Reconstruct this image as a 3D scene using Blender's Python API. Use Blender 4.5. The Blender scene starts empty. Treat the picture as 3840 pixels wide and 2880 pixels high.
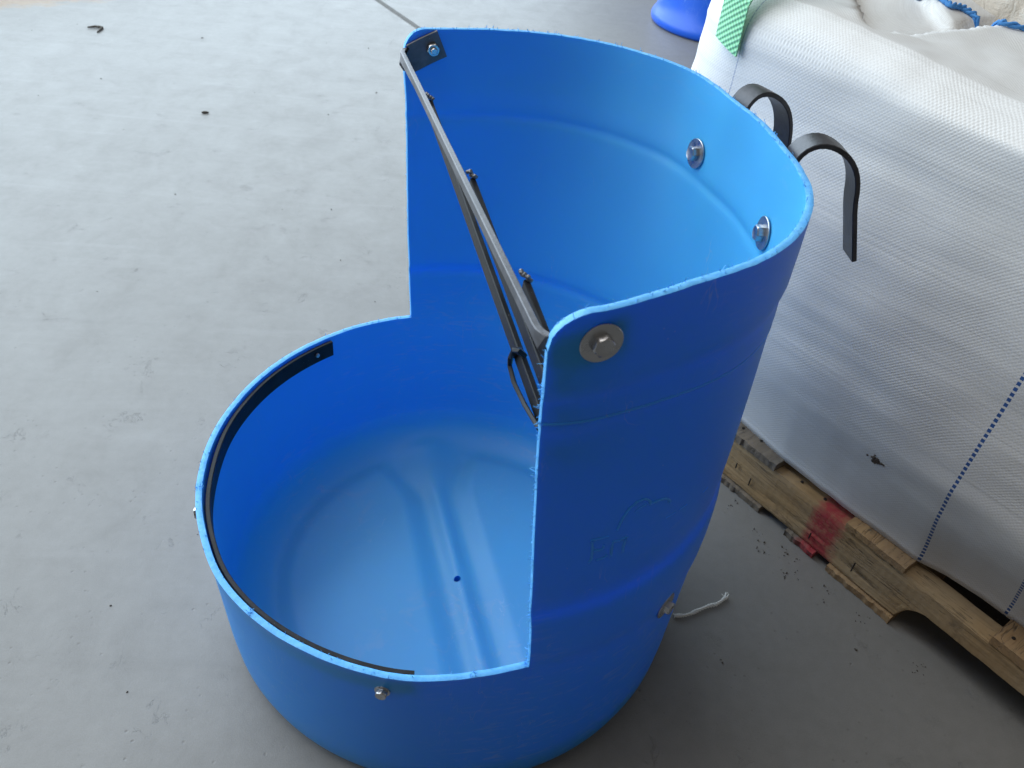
import bpy, bmesh, math, random
import numpy as np
from mathutils import Vector, Matrix, noise as mnoise

random.seed(7)
S = bpy.context.scene
col = S.collection
R = math.radians

# ---------------------------------------------------------------- camera
cam_d = bpy.data.cameras.new('camera')
cam = bpy.data.objects.new('camera', cam_d)
col.objects.link(cam)
rot = Matrix(((0.9962, -0.0658, -0.0570), (-0.0026, 0.6319, -0.7750), (0.0870, 0.7723, 0.6293)))
cam.matrix_world = Matrix.Translation((0.0, -0.6869, 0.9014)) @ rot.to_4x4()
cam_d.sensor_width = 36
cam_d.lens = 28.727
cam_d.clip_start = 0.02
cam_d.clip_end = 200
cam_d.dof.use_dof = True
cam_d.dof.focus_distance = 0.88
cam_d.dof.aperture_fstop = 14
S.camera = cam

# ---------------------------------------------------------------- world and lamps
W = bpy.data.worlds.new('World')
S.world = W
W.use_nodes = True
bg = W.node_tree.nodes['Background']
bg.inputs['Color'].default_value = (1.0, 0.93, 0.82, 1)
bg.inputs['Strength'].default_value = 0.15


def lamp(name, loc, target, sx, sy, power, color):
    l = bpy.data.lights.new(name, 'AREA')
    l.shape = 'RECTANGLE'
    l.size = sx
    l.size_y = sy
    l.energy = power
    l.color = color
    o = bpy.data.objects.new(name, l)
    o.location = loc
    o.rotation_euler = (Vector(target) - Vector(loc)).to_track_quat('-Z', 'Y').to_euler()
    col.objects.link(o)
    return o


lamp('door_light', (-1.75, 2.84, 2.35), (0.71, 1.10, 2.25), 8.5, 4.3, 560, (0.72, 0.875, 1.0))
lamp('overhead_fill', (-1.5, 0.35, 4.4), (0.0, 0.1, 0.2), 3.0, 3.0, 95, (1.0, 0.955, 0.88))  # overhead lamp added as fill for the barrel inside and the bag

S.view_settings.view_transform = 'Standard'
S.view_settings.look = 'None'
S.view_settings.exposure = 0.0
S.view_settings.gamma = 1.0
S.cycles.max_bounces = 10
S.cycles.diffuse_bounces = 5


# ---------------------------------------------------------------- helpers
def tag(o, label=None, cat=None, group=None, kind=None):
    if label: o['label'] = label
    if cat: o['category'] = cat
    if group: o['group'] = group
    if kind: o['kind'] = kind
    return o


def empty(name, loc=(0, 0, 0)):
    o = bpy.data.objects.new(name, None)
    o.location = loc
    o.empty_display_size = 0.05
    col.objects.link(o)
    return o


class MB:
    """collects vertices and faces, then links them as one mesh object"""
    def __init__(self):
        self.v = []
        self.f = []
        self.mi = []

    def add(self, vs, fs, mi=0):
        b = len(self.v)
        self.v += [tuple(x) for x in vs]
        self.f += [tuple(b + i for i in f) for f in fs]
        self.mi += [mi] * len(fs)

    def box(self, c, size, axes=None, mi=0):
        ax = axes or (Vector((1, 0, 0)), Vector((0, 1, 0)), Vector((0, 0, 1)))
        c = Vector(c)
        vs = []
        for k in (-.5, .5):
            for j in (-.5, .5):
                for i in (-.5, .5):
                    vs.append(c + ax[0] * (i * size[0]) + ax[1] * (j * size[1]) + ax[2] * (k * size[2]))
        self.add(vs, [(0, 2, 3, 1), (4, 5, 7, 6), (0, 1, 5, 4), (2, 6, 7, 3), (0, 4, 6, 2), (1, 3, 7, 5)], mi)

    def tube(self, pts, r, n=8, caps=True, mi=0):
        pts = [Vector(q) for q in pts]
        m = len(pts)
        rs = r if isinstance(r, (list, tuple)) else [r] * m
        t0 = (pts[1] - pts[0]).normalized()
        nrm = t0.orthogonal().normalized()
        vs = []
        for i, q in enumerate(pts):
            t = (pts[min(i + 1, m - 1)] - pts[max(i - 1, 0)]).normalized()
            nrm = (nrm - t * nrm.dot(t)).normalized()
            bn = t.cross(nrm)
            for k in range(n):
                a = 2 * math.pi * k / n
                vs.append(q + (nrm * math.cos(a) + bn * math.sin(a)) * rs[i])
        fs = [(i * n + k, i * n + (k + 1) % n, (i + 1) * n + (k + 1) % n, (i + 1) * n + k)
              for i in range(m - 1) for k in range(n)]
        if caps:
            fs.append(tuple(range(n))[::-1])
            fs.append(tuple((m - 1) * n + k for k in range(n)))
        self.add(vs, fs, mi)

    def bar(self, pts, wdir, width, thick, mi=0, ch=0.0007):
        """flat bar with slightly broken edges swept along pts; wdir = direction of its width (vector or one per point)"""
        pts = [Vector(q) for q in pts]
        m = len(pts)
        vs = []
        for i, q in enumerate(pts):
            t = (pts[min(i + 1, m - 1)] - pts[max(i - 1, 0)]).normalized()
            w = Vector(wdir[i]) if isinstance(wdir, list) else Vector(wdir)
            w = (w - t * w.dot(t)).normalized()
            nn = t.cross(w).normalized()
            a, b = (width[i] if isinstance(width, list) else width) / 2, thick / 2
            for sw, sn in ((-a + ch, -b), (a - ch, -b), (a, -b + ch), (a, b - ch), (a - ch, b), (-a + ch, b), (-a, b - ch), (-a, -b + ch)):
                vs.append(q + w * sw + nn * sn)
        n = 8
        fs = [(i * n + k, i * n + (k + 1) % n, (i + 1) * n + (k + 1) % n, (i + 1) * n + k)
              for i in range(m - 1) for k in range(n)]
        fs.append(tuple(range(n))[::-1])
        fs.append(tuple((m - 1) * n + k for k in range(n)))
        self.add(vs, fs, mi)

    def build(self, name, mats, parent=None, smooth=None, recalc=True):
        me = bpy.data.meshes.new(name)
        me.from_pydata(self.v, [], self.f)
        for mt in (mats if isinstance(mats, (list, tuple)) else [mats]):
            me.materials.append(mt)
        me.polygons.foreach_set('material_index', self.mi)
        me.update()
        if recalc:
            bm = bmesh.new()
            bm.from_mesh(me)
            bmesh.ops.recalc_face_normals(bm, faces=bm.faces)
            bm.to_mesh(me)
            bm.free()
        if smooth is not None:
            me.polygons.foreach_set('use_smooth', [True] * len(me.polygons))
            if smooth < 179:
                me.set_sharp_from_angle(angle=R(smooth))
        o = bpy.data.objects.new(name, me)
        col.objects.link(o)
        if parent: o.parent = parent
        return o


def sm(x):
    x = max(0.0, min(1.0, x))
    return x * x * (3 - 2 * x)


def fbm(x, y, z=0.0, o=4):
    return mnoise.fractal((x, y, z), 1.0, 2.0, o)


def pol(th, r, z):
    return Vector((r * math.cos(R(th)), r * math.sin(R(th)), z))


def gauss(a, k):
    w = np.exp(-0.5 * (np.arange(-3 * k, 3 * k + 1) / k) ** 2)
    w /= w.sum()
    return np.convolve(np.pad(a, 3 * k, mode='edge'), w, mode='valid')


# ---------------------------------------------------------------- materials
class NT:
    def __init__(self, name):
        self.m = bpy.data.materials.new(name)
        self.m.use_nodes = True
        self.t = self.m.node_tree
        self.b = self.t.nodes['Principled BSDF']

    def n(self, typ, **kw):
        x = self.t.nodes.new(typ)
        ins = kw.pop('ins', {})
        for k, v in kw.items():
            setattr(x, k, v)
        for k, v in ins.items():
            self.set(x.inputs[k], v)
        return x

    def set(self, sock, v):
        if hasattr(v, 'is_output') or isinstance(v, bpy.types.NodeSocket):
            self.t.links.new(v, sock)
        else:
            sock.default_value = v

    def math(self, op, a, b=None, c=None, clamp=False):
        x = self.n('ShaderNodeMath', operation=op, use_clamp=clamp)
        self.set(x.inputs[0], a)
        if b is not None: self.set(x.inputs[1], b)
        if c is not None: self.set(x.inputs[2], c)
        return x.outputs[0]

    def pos(self, scale=(1, 1, 1), kind='Object'):
        tc = self.n('ShaderNodeTexCoord')
        mp = self.n('ShaderNodeMapping')
        self.t.links.new(tc.outputs[kind], mp.inputs['Vector'])
        mp.inputs['Scale'].default_value = scale
        return mp.outputs[0]

    def noise(self, vec, scale, detail=4, rough=.55, dist=0.0):
        x = self.n('ShaderNodeTexNoise')
        if vec is not None: self.t.links.new(vec, x.inputs['Vector'])
        x.inputs['Scale'].default_value = scale
        x.inputs['Detail'].default_value = detail
        x.inputs['Roughness'].default_value = rough
        x.inputs['Distortion'].default_value = dist
        return x.outputs[0]

    def voro(self, vec, scale, feature='F1', rand=1.0):
        x = self.n('ShaderNodeTexVoronoi', feature=feature)
        if vec is not None: self.t.links.new(vec, x.inputs['Vector'])
        x.inputs['Scale'].default_value = scale
        x.inputs['Randomness'].default_value = rand
        return x

    def ramp(self, fac, stops):
        x = self.n('ShaderNodeValToRGB')
        el = x.color_ramp.elements
        while len(el) < len(stops): el.new(0.5)
        for e, (p_, c) in zip(el, stops):
            e.position = p_
            e.color = (c, c, c, 1) if isinstance(c, (int, float)) else (*c, 1)
        self.set(x.inputs[0], fac)
        return x.outputs[0]

    def mix(self, fac, a, b, mode='MIX'):
        x = self.n('ShaderNodeMix', data_type='RGBA', blend_type=mode)
        self.set(x.inputs[0], fac)
        for s, v in ((x.inputs[6], a), (x.inputs[7], b)):
            if isinstance(v, (tuple, list)): v = (*v[:3], 1)
            self.set(s, v)
        return x.outputs[2]

    def bump(self, h, strength, dist, prev=None):
        x = self.n('ShaderNodeBump')
        self.set(x.inputs['Strength'], strength)
        x.inputs['Distance'].default_value = dist
        self.t.links.new(h, x.inputs['Height'])
        if prev is not None: self.t.links.new(prev, x.inputs['Normal'])
        return x.outputs[0]

    def out(self, **kw):
        for k, v in kw.items():
            self.set(self.b.inputs[k.replace('_', ' ')], (*v, 1) if isinstance(v, tuple) and len(v) == 3 and 'Color' in k else v)
        return self.m


def mat_plastic(name, base, scuff=(0.22, 0.38, 0.62), sss=0.18, rough=0.44, dust=False):
    t = NT(name)
    v = t.pos()
    n1 = t.noise(v, 6, 4)
    c = t.mix(t.ramp(n1, [(.3, 0.0), (.75, 0.35)]), base, tuple(x * 1.12 + .002 for x in base))
    # handling scuffs: thin pale streaks and dusty smears, few
    vs = t.pos((9, 9, 38))
    n2 = t.noise(vs, 3.2, 6, .62, 1.2)
    sc = t.ramp(n2, [(.54, 0.0), (.66, .60)])
    n3 = t.noise(v, 3.0, 2)
    f = t.math('MULTIPLY', sc, t.ramp(n3, [(.47, 0.0), (.62, .65)]))
    c = t.mix(f, c, scuff)
    vo = t.voro(v, 70)
    dots = t.math('MULTIPLY', t.ramp(vo.outputs['Distance'], [(.025, 1.0), (.06, 0.0)]), t.ramp(t.noise(v, 5, 2), [(.50, 0.0), (.64, .7)]))
    c = t.mix(dots, c, (.3, .42, .6))
    if dust:
        # dust lying on the moulded floor inside
        sp = t.n('ShaderNodeSeparateXYZ', ins={0: v})
        rr = t.math('SQRT', t.math('ADD', t.math('POWER', sp.outputs[0], 2.0), t.math('POWER', sp.outputs[1], 2.0)))
        dm = t.ramp(rr, [(.200, 1.0), (.276, 0.0)])
        dm = t.math('MULTIPLY', dm, t.math('LESS_THAN', sp.outputs[2], .2))
        dm = t.math('MULTIPLY', dm, t.ramp(t.noise(v, 5, 4, .6), [(.25, .18), (.75, .36)]))
        c = t.mix(dm, c, (.12, .165, .24))
    # thin random hairline scratches
    hs = t.noise(t.pos((1, 1, .35)), 16, 3, .5, 2.5)
    hl = t.math('MULTIPLY', t.ramp(t.math('ABSOLUTE', t.math('SUBTRACT', hs, .5)), [(.0, 1.0), (.004, 0.0)]), t.ramp(t.noise(v, 8, 3), [(.53, 0.0), (.62, .55)]))
    c = t.mix(hl, c, scuff)
    fine = t.noise(v, 420, 3)
    wav = t.noise(v, 9, 2)
    b1 = t.bump(wav, .25, .004)
    b2 = t.bump(fine, .10, .0006, b1)
    rg = t.math('ADD', rough, t.math('MULTIPLY', t.math('SUBTRACT', n1, .5), .18))
    m = t.out(Base_Color=c, Roughness=rg, Normal=b2)
    t.b.inputs['Subsurface Weight'].default_value = sss
    t.b.inputs['Specular IOR Level'].default_value = .40
    t.b.inputs['Subsurface Radius'].default_value = (.15, .65, 2.2)
    t.b.inputs['Subsurface Scale'].default_value = .008
    return m


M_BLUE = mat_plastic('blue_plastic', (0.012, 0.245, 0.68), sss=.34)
M_BLUEIN = mat_plastic('blue_plastic_matt_inner_lit_tint', (0.052, 0.345, 0.68), dust=True, sss=.32, rough=.50)  # inner copy of the blue, paled to paint in interior light and sheen
M_BLUE2 = mat_plastic('blue_plastic_second_drum', (0.008, 0.10, 0.60), rough=.36)


def mat_cut():
    t = NT('sawn_plastic_edge')
    v = t.pos()
    n = t.noise(v, 130, 5, .7)
    n2 = t.noise(v, 25, 3)
    c = t.mix(t.ramp(n, [(.35, 0.0), (.7, 1.0)]), (.085, .39, .84), (.145, .49, .91))
    c = t.mix(t.ramp(n2, [(.62, 0.0), (.78, .15)]), c, (.50, .78, .97))
    return t.out(Base_Color=c, Roughness=.6, Normal=t.bump(n, .7, .0012))


M_CUT = mat_cut()
M_EMB = mat_plastic('blue_plastic_relief_painted_glow', (.030, .315, 1.0), sss=0.0)  # base brightened so raised lines carry a painted glow against the wall


def mat_steel(name, lo, hi, metal):
    t = NT(name)
    v = t.pos()
    n = t.noise(v, 40, 5, .6)
    c = t.mix(t.ramp(n, [(.35, 0.0), (.7, 1.0)]), lo, hi)
    rust = t.ramp(t.noise(v, 55, 4, .7), [(.66, 0.0), (.78, .55)])
    c = t.mix(rust, c, (.11, .065, .04))
    sp = t.voro(v, 260)
    dots = t.math('MULTIPLY', t.ramp(sp.outputs['Distance'], [(.08, 1.0), (.16, 0.0)]), t.ramp(t.noise(v, 35, 2), [(.55, 0.0), (.62, .5)]))
    c = t.mix(dots, c, (.30, .30, .32))
    return t.out(Base_Color=c, Metallic=metal, Roughness=t.ramp(n, [(.3, .34), (.75, .52)]), Normal=t.bump(t.noise(v, 300, 3), .25, .0006))


M_STEEL = mat_steel('mill_steel_bar', (.034, .035, .042), (.085, .087, .10), .35)
M_STRAP = mat_steel('scuffed_steel_bar', (.055, .056, .064), (.15, .152, .17), .35)
M_BLACK = mat_steel('black_steel_bar', (.010, .011, .013), (.024, .025, .030), .0)
M_BLACK.node_tree.nodes['Principled BSDF'].inputs['Specular IOR Level'].default_value = .16


def mat_zinc():
    t = NT('zinc_plated_steel')
    v = t.pos()
    n = t.noise(v, 120, 4)
    c = t.mix(n, (.36, .37, .40), (.55, .55, .56))
    return t.out(Base_Color=c, Metallic=1.0, Roughness=t.ramp(n, [(.3, .22), (.75, .42)]), Normal=t.bump(t.noise(v, 500, 2), .15, .0004))


M_ZINC = mat_zinc()


def mat_weld():
    t = NT('weld_metal')
    v = t.pos()
    n = t.noise(v, 400, 4, .7)
    c = t.mix(n, (.05, .05, .055), (.32, .33, .36))
    return t.out(Base_Color=c, Metallic=.7, Roughness=.42, Normal=t.bump(n, .8, .001))


M_WELD = mat_weld()


def mat_dark():
    t = NT('dark_soil')
    v = t.pos()
    n = t.noise(v, 220, 4)
    return t.out(Base_Color=t.mix(n, (.035, .028, .022), (.12, .09, .065)), Roughness=.95)


M_SOIL = mat_dark()
M_CRUMB = NT('dry_crumbs').out(Base_Color=(.075, .066, .055), Roughness=.95)


def mat_floor():
    t = NT('trowelled_concrete')
    v = t.pos()
    vs = t.pos((1.0, .72, 1.0))
    big = t.noise(v, 1.1, 4, .55, .4)
    mid = t.noise(vs, 13.0, 7, .70, .5)
    fin = t.noise(v, 55, 4, .6)
    grit = t.noise(v, 650, 2, .6)
    c = t.mix(t.ramp(big, [(.3, 0.0), (.72, 1.0)]), (.178, .173, .166), (.208, .204, .198))
    c = t.mix(t.math('MULTIPLY', t.ramp(mid, [(.50, 0.0), (.66, 1.0)]), .40), c, (.150, .145, .138))
    c = t.mix(t.math('MULTIPLY', t.ramp(mid, [(.26, 1.0), (.42, 0.0)]), .25), c, (.25, .247, .242))
    c = t.mix(.30, c, t.mix(fin, (.10, .098, .094), (.27, .267, .262)))
    c = t.mix(.16, c, t.mix(grit, (.06, .06, .055), (.42, .41, .40)))
    # small pits and specks, clustered
    vo = t.voro(v, 38)
    clus = t.ramp(t.noise(v, 5.5, 3), [(.50, 0.0), (.60, 1.0)])
    vo1 = t.ramp(vo.outputs['Distance'], [(.040, 1.0), (.075, 0.0)])
    pick = t.math('GREATER_THAN', t.n('ShaderNodeSeparateColor', ins={0: vo.outputs['Color']}).outputs[0], .66)
    pits = t.math('MULTIPLY', t.math('MULTIPLY', vo1, pick), clus)
    vb = t.voro(v, 105)
    pk2 = t.math('GREATER_THAN', t.n('ShaderNodeSeparateColor', ins={0: vb.outputs['Color']}).outputs[1], .72)
    pit2 = t.math('MULTIPLY', t.math('MULTIPLY', t.ramp(vb.outputs['Distance'], [(.10, 1.0), (.24, 0.0)]), pk2), t.ramp(t.noise(v, 7.5, 4, .6), [(.44, 0.0), (.60, 1.0)]))
    pits = t.math('MAXIMUM', pits, t.math('MULTIPLY', pit2, .6))
    # irregular worm-like trowel tears: thin zero crossings of a distorted noise, where another noise allows
    w = t.noise(t.pos((1, .6, 1)), 34, 5, .7, 1.5)
    tear = t.ramp(t.math('ABSOLUTE', t.math('SUBTRACT', w, .5)), [(.004, 1.0), (.014, 0.0)])
    tearm = t.math('MULTIPLY', tear, t.ramp(t.noise(v, 16, 3, .6), [(.60, 0.0), (.68, .8)]))
    c = t.mix(t.math('MULTIPLY', pits, .52), c, (.10, .095, .09))
    c = t.mix(t.math('MULTIPLY', tearm, .10), c, (.14, .135, .125))
    # long faint drag smears
    sm_ = t.noise(t.pos((.55, 5.0, 1)), 2.6, 5, .6, .7)
    c = t.mix(t.math('MULTIPLY', t.ramp(sm_, [(.56, 0.0), (.72, 1.0)]), .22), c, (.285, .285, .285))
    c = t.mix(t.math('MULTIPLY', t.ramp(sm_, [(.28, 1.0), (.42, 0.0)]), .18), c, (.12, .116, .11))
    # brown earth trodden in from the doorway, far left
    sx = t.n('ShaderNodeSeparateXYZ', ins={0: v})
    d = t.math('ADD', t.math('MULTIPLY', t.math('ADD', sx.outputs[0], 1.55), -.62), t.math('MULTIPLY', t.math('SUBTRACT', sx.outputs[1], 2.27), .78))
    dn = t.math('ADD', d, t.math('MULTIPLY', t.math('SUBTRACT', t.noise(v, 9, 6, .7), .5), .42))
    dirt = t.ramp(dn, [(-.04, 0.0), (.07, .85)])
    c = t.mix(dirt, c, t.mix(fin, (.20, .135, .085), (.33, .24, .165)))
    rough = t.ramp(mid, [(.3, .47), (.7, .57)])
    b = t.bump(t.noise(v, 3.5, 2), .05, .008)
    b = t.bump(mid, .07, .0018, b)
    b = t.bump(fin, .20, .0014, b)
    b = t.bump(grit, .25, .0007, b)
    b = t.bump(t.noise(vs, 120, 5, .68), .13, .0012, b)
    hole = t.math('SUBTRACT', 1.0, t.math('MAXIMUM', pits, tearm))
    b = t.bump(hole, .6, .0010, b)
    return t.out(Base_Color=c, Roughness=rough, Normal=b)


M_FLOOR = mat_floor()


def mat_joint():
    t = NT('joint_filler')
    n = t.noise(t.pos(), 60, 4)
    return t.out(Base_Color=t.mix(n, (.10, .097, .093), (.17, .165, .16)), Roughness=.8, Normal=t.bump(n, .5, .002))


M_JOINT = mat_joint()


def weave(t, u, vv, cell):
    """plain weave of flat tapes: returns height and gap masks"""
    a = t.math('MULTIPLY', u, math.pi / cell)
    b = t.math('MULTIPLY', vv, math.pi / cell)
    sa, sb = t.math('SINE', a), t.math('SINE', b)
    prod = t.math('MULTIPLY', sa, sb)
    # each cell an over- or an under-crossing, with rounded shoulders
    return t.math('MULTIPLY_ADD', prod, .5, .5), t.math('ABSOLUTE', sa), t.math('ABSOLUTE', sb)


def mat_bag(name, base, lines=True, cell=.0024, trans=True):
    t = NT(name)
    at = t.n('ShaderNodeAttribute', attribute_name='wv')
    sx = t.n('ShaderNodeSeparateXYZ', ins={0: at.outputs['Vector']})
    # tapes are never quite straight or evenly spaced
    vec = t.n('ShaderNodeMapping', ins={0: at.outputs['Vector']})
    vec.inputs['Scale'].default_value = (1, 1, 1)
    wob = t.noise(vec.outputs[0], 7, 3)
    u = t.math('MULTIPLY_ADD', wob, .010, sx.outputs[0])
    vq = t.math('MULTIPLY_ADD', t.noise(vec.outputs[0], 5, 3), .014, sx.outputs[1])
    h, ga, gb = weave(t, u, vq, cell)
    st = t.n('ShaderNodeMapping', ins={0: at.outputs['Vector']})
    st.inputs['Scale'].default_value = (2.2, 210, 1)
    band = t.noise(st.outputs[0], 1.0, 4, .65)
    st2 = t.n('ShaderNodeMapping', ins={0: at.outputs['Vector']})
    st2.inputs['Scale'].default_value = (320, 260, 1)
    patch = t.noise(st2.outputs[0], 1.0, 2)
    c = t.mix(t.ramp(h, [(.0, 0.0), (.5, 1.0)]), tuple(x * .80 for x in base), base)
    c = t.mix(t.math('MULTIPLY', t.ramp(band, [(.36, 1.0), (.47, 0.0)]), .30), c, tuple(x * .7 for x in base))
    c = t.mix(.35, c, t.mix(patch, tuple(x * .80 for x in base), tuple(min(1, x * 1.12) for x in base)))
    grime = t.noise(vec.outputs[0], 4.5, 5, .6)
    c = t.mix(t.ramp(grime, [(.52, 0.0), (.72, .20)]), c, (.46, .42, .37))
    if lines:
        masks = []
        for u0, w_, per, fill in ((.266, .0021, .0072, .62), (.3755, .0019, .0072, .62), (-.205, .0009, .0072, .9), (.63, .0021, .0072, .62)):
            du = t.math('ABSOLUTE', t.math('SUBTRACT', sx.outputs[0], u0))
            m1 = t.math('LESS_THAN', du, w_)
            fr = t.math('FRACT', t.math('DIVIDE', sx.outputs[1], per))
            m2 = t.math('LESS_THAN', fr, fill)
            masks.append(t.math('MULTIPLY', t.math('MULTIPLY', m1, m2), 1.0 if w_ > .0015 else .45))
        mm = masks[0]
        for q in masks[1:]: mm = t.math('MAXIMUM', mm, q)
        c = t.mix(mm, c, (.035, .10, .30))
    b = t.bump(band, .24, .0022)
    b = t.bump(h, t.math('MULTIPLY_ADD', t.noise(vec.outputs[0], 9, 3), 1.0, -.18), .0006, b)
    b = t.bump(patch, .2, .0006, b)
    m = t.out(Base_Color=c, Roughness=.48, Normal=b)
    return m


M_BAG = mat_bag('woven_white_polypropylene', (.70, .695, .69))
M_FLAP = mat_bag('woven_white_flap', (.74, .725, .70), lines=False)


def mat_liner():
    t = NT('crumpled_liner_film')
    v = t.pos()
    n = t.noise(v, 30, 5, .6)
    m = t.out(Base_Color=t.mix(n, (.52, .46, .38), (.74, .69, .62)), Roughness=.22, Normal=t.bump(t.noise(v, 60, 4, .6, 1.0), .5, .004))
    t.b.inputs['Transmission Weight'].default_value = .25
    return m


M_LINER = mat_liner()


def mat_tape():
    t = NT('green_webbing')
    at = t.n('ShaderNodeAttribute', attribute_name='wv')
    sx = t.n('ShaderNodeSeparateXYZ', ins={0: at.outputs['Vector']})
    h, ga, gb = weave(t, sx.outputs[0], sx.outputs[1], .0036)
    c = t.mix(h, (.17, .55, .27), (.40, .82, .52))
    return t.out(Base_Color=c, Roughness=.6, Normal=t.bump(h, .9, .002))


M_TAPE = mat_tape()


def mat_cord(name, a, b):
    t = NT(name)
    n = t.noise(t.pos(), 500, 3)
    return t.out(Base_Color=t.mix(n, a, b), Roughness=.8, Normal=t.bump(n, .5, .0006))


M_CORD = mat_cord('white_cord_fibre', (.55, .55, .53), (.82, .81, .78))
M_ROPE = mat_cord('blue_stitch_thread', (.03, .16, .48), (.09, .33, .72))


def mat_wood(name, a, b, grey, along, red=False):
    """along = scale vector stretching the grain (pallet frame: x along stringer, y depth, z up)"""
    t = NT(name)
    v = t.pos()
    g = t.noise(t.pos(along), 1.0, 6, .62, .6)
    g2 = t.noise(t.pos(tuple(x * 3.1 for x in along)), 1.0, 4, .6)
    big = t.noise(v, 7, 3)
    c = t.mix(t.ramp(g, [(.32, 0.0), (.70, 1.0)]), a, b)
    c = t.mix(t.math('MULTIPLY', t.ramp(g2, [(.30, 1.0), (.42, 0.0)]), .55), c, tuple(x * .45 for x in a))
    c = t.mix(t.ramp(big, [(.40, 0.0), (.66, .75)]), c, grey)
    ck = t.noise(t.pos(tuple(x * .55 for x in along)), 1.0, 5, .6, .8)
    crack = t.ramp(t.math('ABSOLUTE', t.math('SUBTRACT', ck, .5)), [(.0, 1.0), (.012, 0.0)])
    c = t.mix(t.math('MULTIPLY', crack, t.ramp(t.noise(v, 9, 3), [(.45, 0.0), (.60, .8)])), c, (.045, .032, .022))
    spot = t.noise(v, 24, 5, .65)
    c = t.mix(t.ramp(spot, [(.58, 0.0), (.72, .65)]), c, (.05, .042, .034))
    sx = t.n('ShaderNodeSeparateXYZ', ins={0: v})
    saw = t.math('SINE', t.math('MULTIPLY', t.math('ADD', sx.outputs[0], t.math('MULTIPLY', t.noise(v, 3, 1), .02)), 2 * math.pi / .0105))
    b_ = t.bump(g, .6, .0026)
    b_ = t.bump(t.math('SUBTRACT', 1.0, crack), .5, .0015, b_)
    b_ = t.bump(saw, .06, .0012, b_)
    b_ = t.bump(t.noise(v, 260, 3), .35, .0010, b_)
    if red:
        dx = t.math('MULTIPLY', t.math('SUBTRACT', sx.outputs[0], .148), 1 / .030)
        edge = t.math('ADD', t.math('ABSOLUTE', dx), t.math('MULTIPLY', t.math('SUBTRACT', t.noise(v, 42, 5, .7), .5), 1.3))
        rm = t.math('MULTIPLY', t.ramp(edge, [(.42, .92), (.95, 0.0)]), t.ramp(t.noise(v, 70, 5, .7), [(.34, .55), (.52, 1.0)]))
        c = t.mix(rm, c, (.33, .022, .035))
    return t.out(Base_Color=c, Roughness=.82, Normal=b_)


M_STR = mat_wood('pallet_stringer_wood', (.23, .135, .055), (.45, .29, .135), (.35, .265, .165), (4, 40, 75), red=True)
M_DECK = mat_wood('pallet_deck_wood', (.12, .092, .066), (.22, .17, .12), (.12, .108, .095), (60, 5, 60), red=True)
M_DECK2 = mat_wood('pallet_deck_wood_fresh', (.25, .145, .066), (.42, .27, .13), (.28, .19, .11), (60, 5, 60))
M_NAIL = NT('rusty_nail').out(Base_Color=(.035, .028, .024), Metallic=.5, Roughness=.7)

# ---------------------------------------------------------------- floor, with the saw-cut joint as a real groove
JA, JB = Vector((-0.4098, 2.7007, 0)), Vector((-0.2627, 2.4523, 0))
jd = (JB - JA).normalized()
jn = Vector((-jd.y, jd.x, 0))
L, hw, dp = 14.0, .0125, .009
mb = MB()
offs = [-9, -hw, -hw + .002, hw - .002, hw, 9]
zs_ = [0, 0, -dp, -dp, 0, 0]
vs = []
for e in (-L, L):
    for o_, z_ in zip(offs, zs_):
        q = JA + jd * e + jn * o_
        vs.append((q.x, q.y, z_))
mb.add(vs, [(0, 1, 7, 6), (1, 2, 8, 7), (3, 4, 10, 9), (4, 5, 11, 10)], 0)
mb.add([vs[2], vs[3], vs[9], vs[8]], [(0, 1, 2, 3)], 1)
floor = mb.build('concrete_floor', [M_FLOOR, M_JOINT])
for pl in floor.data.polygons:
    if pl.normal.z < 0: pl.flip()
tag(floor, 'pale grey trowelled concrete floor with pits and a straight joint', kind='structure')

# ---------------------------------------------------------------- the cut-down blue barrel
barrel = empty('barrel_feeder')
tag(barrel, 'blue plastic barrel cut open on one side, with a black steel rack and two hooks', 'barrel feeder')

TH = .0062
PROF = [(0.0, .255), (.003, .266), (.008, .2725), (.016, .2775), (.03, .2808), (.06, .2825), (.1, .2832), (.15, .2838), (.2, .2848),
        (.225, .2858), (.24, .2880), (.262, .2888), (.285, .2885), (.297, .2880), (.304, .2872), (.318, .2840), (.326, .2834), (.35, .2846), (.40, .2848),
        (.46, .2846), (.51, .2838), (.5235, .2838), (.5265, .2840), (.5290, .2843), (.5315, .2845), (.5335, .2844), (.54, .2842), (.553, .2838), (.557, .2843),
        (.562, .2856), (.568, .2866), (.60, .2866), (.64, .2858)]
PZ, PR = [q[0] for q in PROF], [q[1] for q in PROF]
TOP = [(-90, .287), (-80, .287), (-75.7, .288), (-72.2, .2862), (-68, .281), (-58.8, .276), (-52.5, .2775), (-45.4, .281), (-37.1, .2838), (-29.7, .2835),
       (-22.2, .283), (-15.5, .281), (-5.8, .275), (2.8, .2705), (25.6, .276), (43.3, .3015), (55.9, .3035), (62, .3055), (74.8, .300), (87.5, .288), (94.1, .282),
       (100.9, .2765), (110, .277), (120, .28)]
LOW = [(107, .286), (121.5, .286), (137, .2845), (150, .2845), (165.6, .2845), (178.6, .2868), (190.5, .289), (200.7, .2918), (209.7, .2935), (219.4, .2982),
       (227.6, .2982), (234.6, .298), (240.4, .297), (248.1, .296), (255.2, .2952), (261.9, .2945), (268.3, .291), (272.5, .288), (278.6, .2845), (285.3, .2815)]
tg = np.arange(-90, 120.01, .5)
tr = gauss(np.interp(tg, [q[0] for q in TOP], [q[1] for q in TOP]), 6)
lg = np.arange(107, 285.4, .5)
lr = gauss(np.interp(lg, [q[0] for q in LOW], [q[1] for q in LOW]), 6)
Z1, Z3 = .2348, .6277


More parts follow.
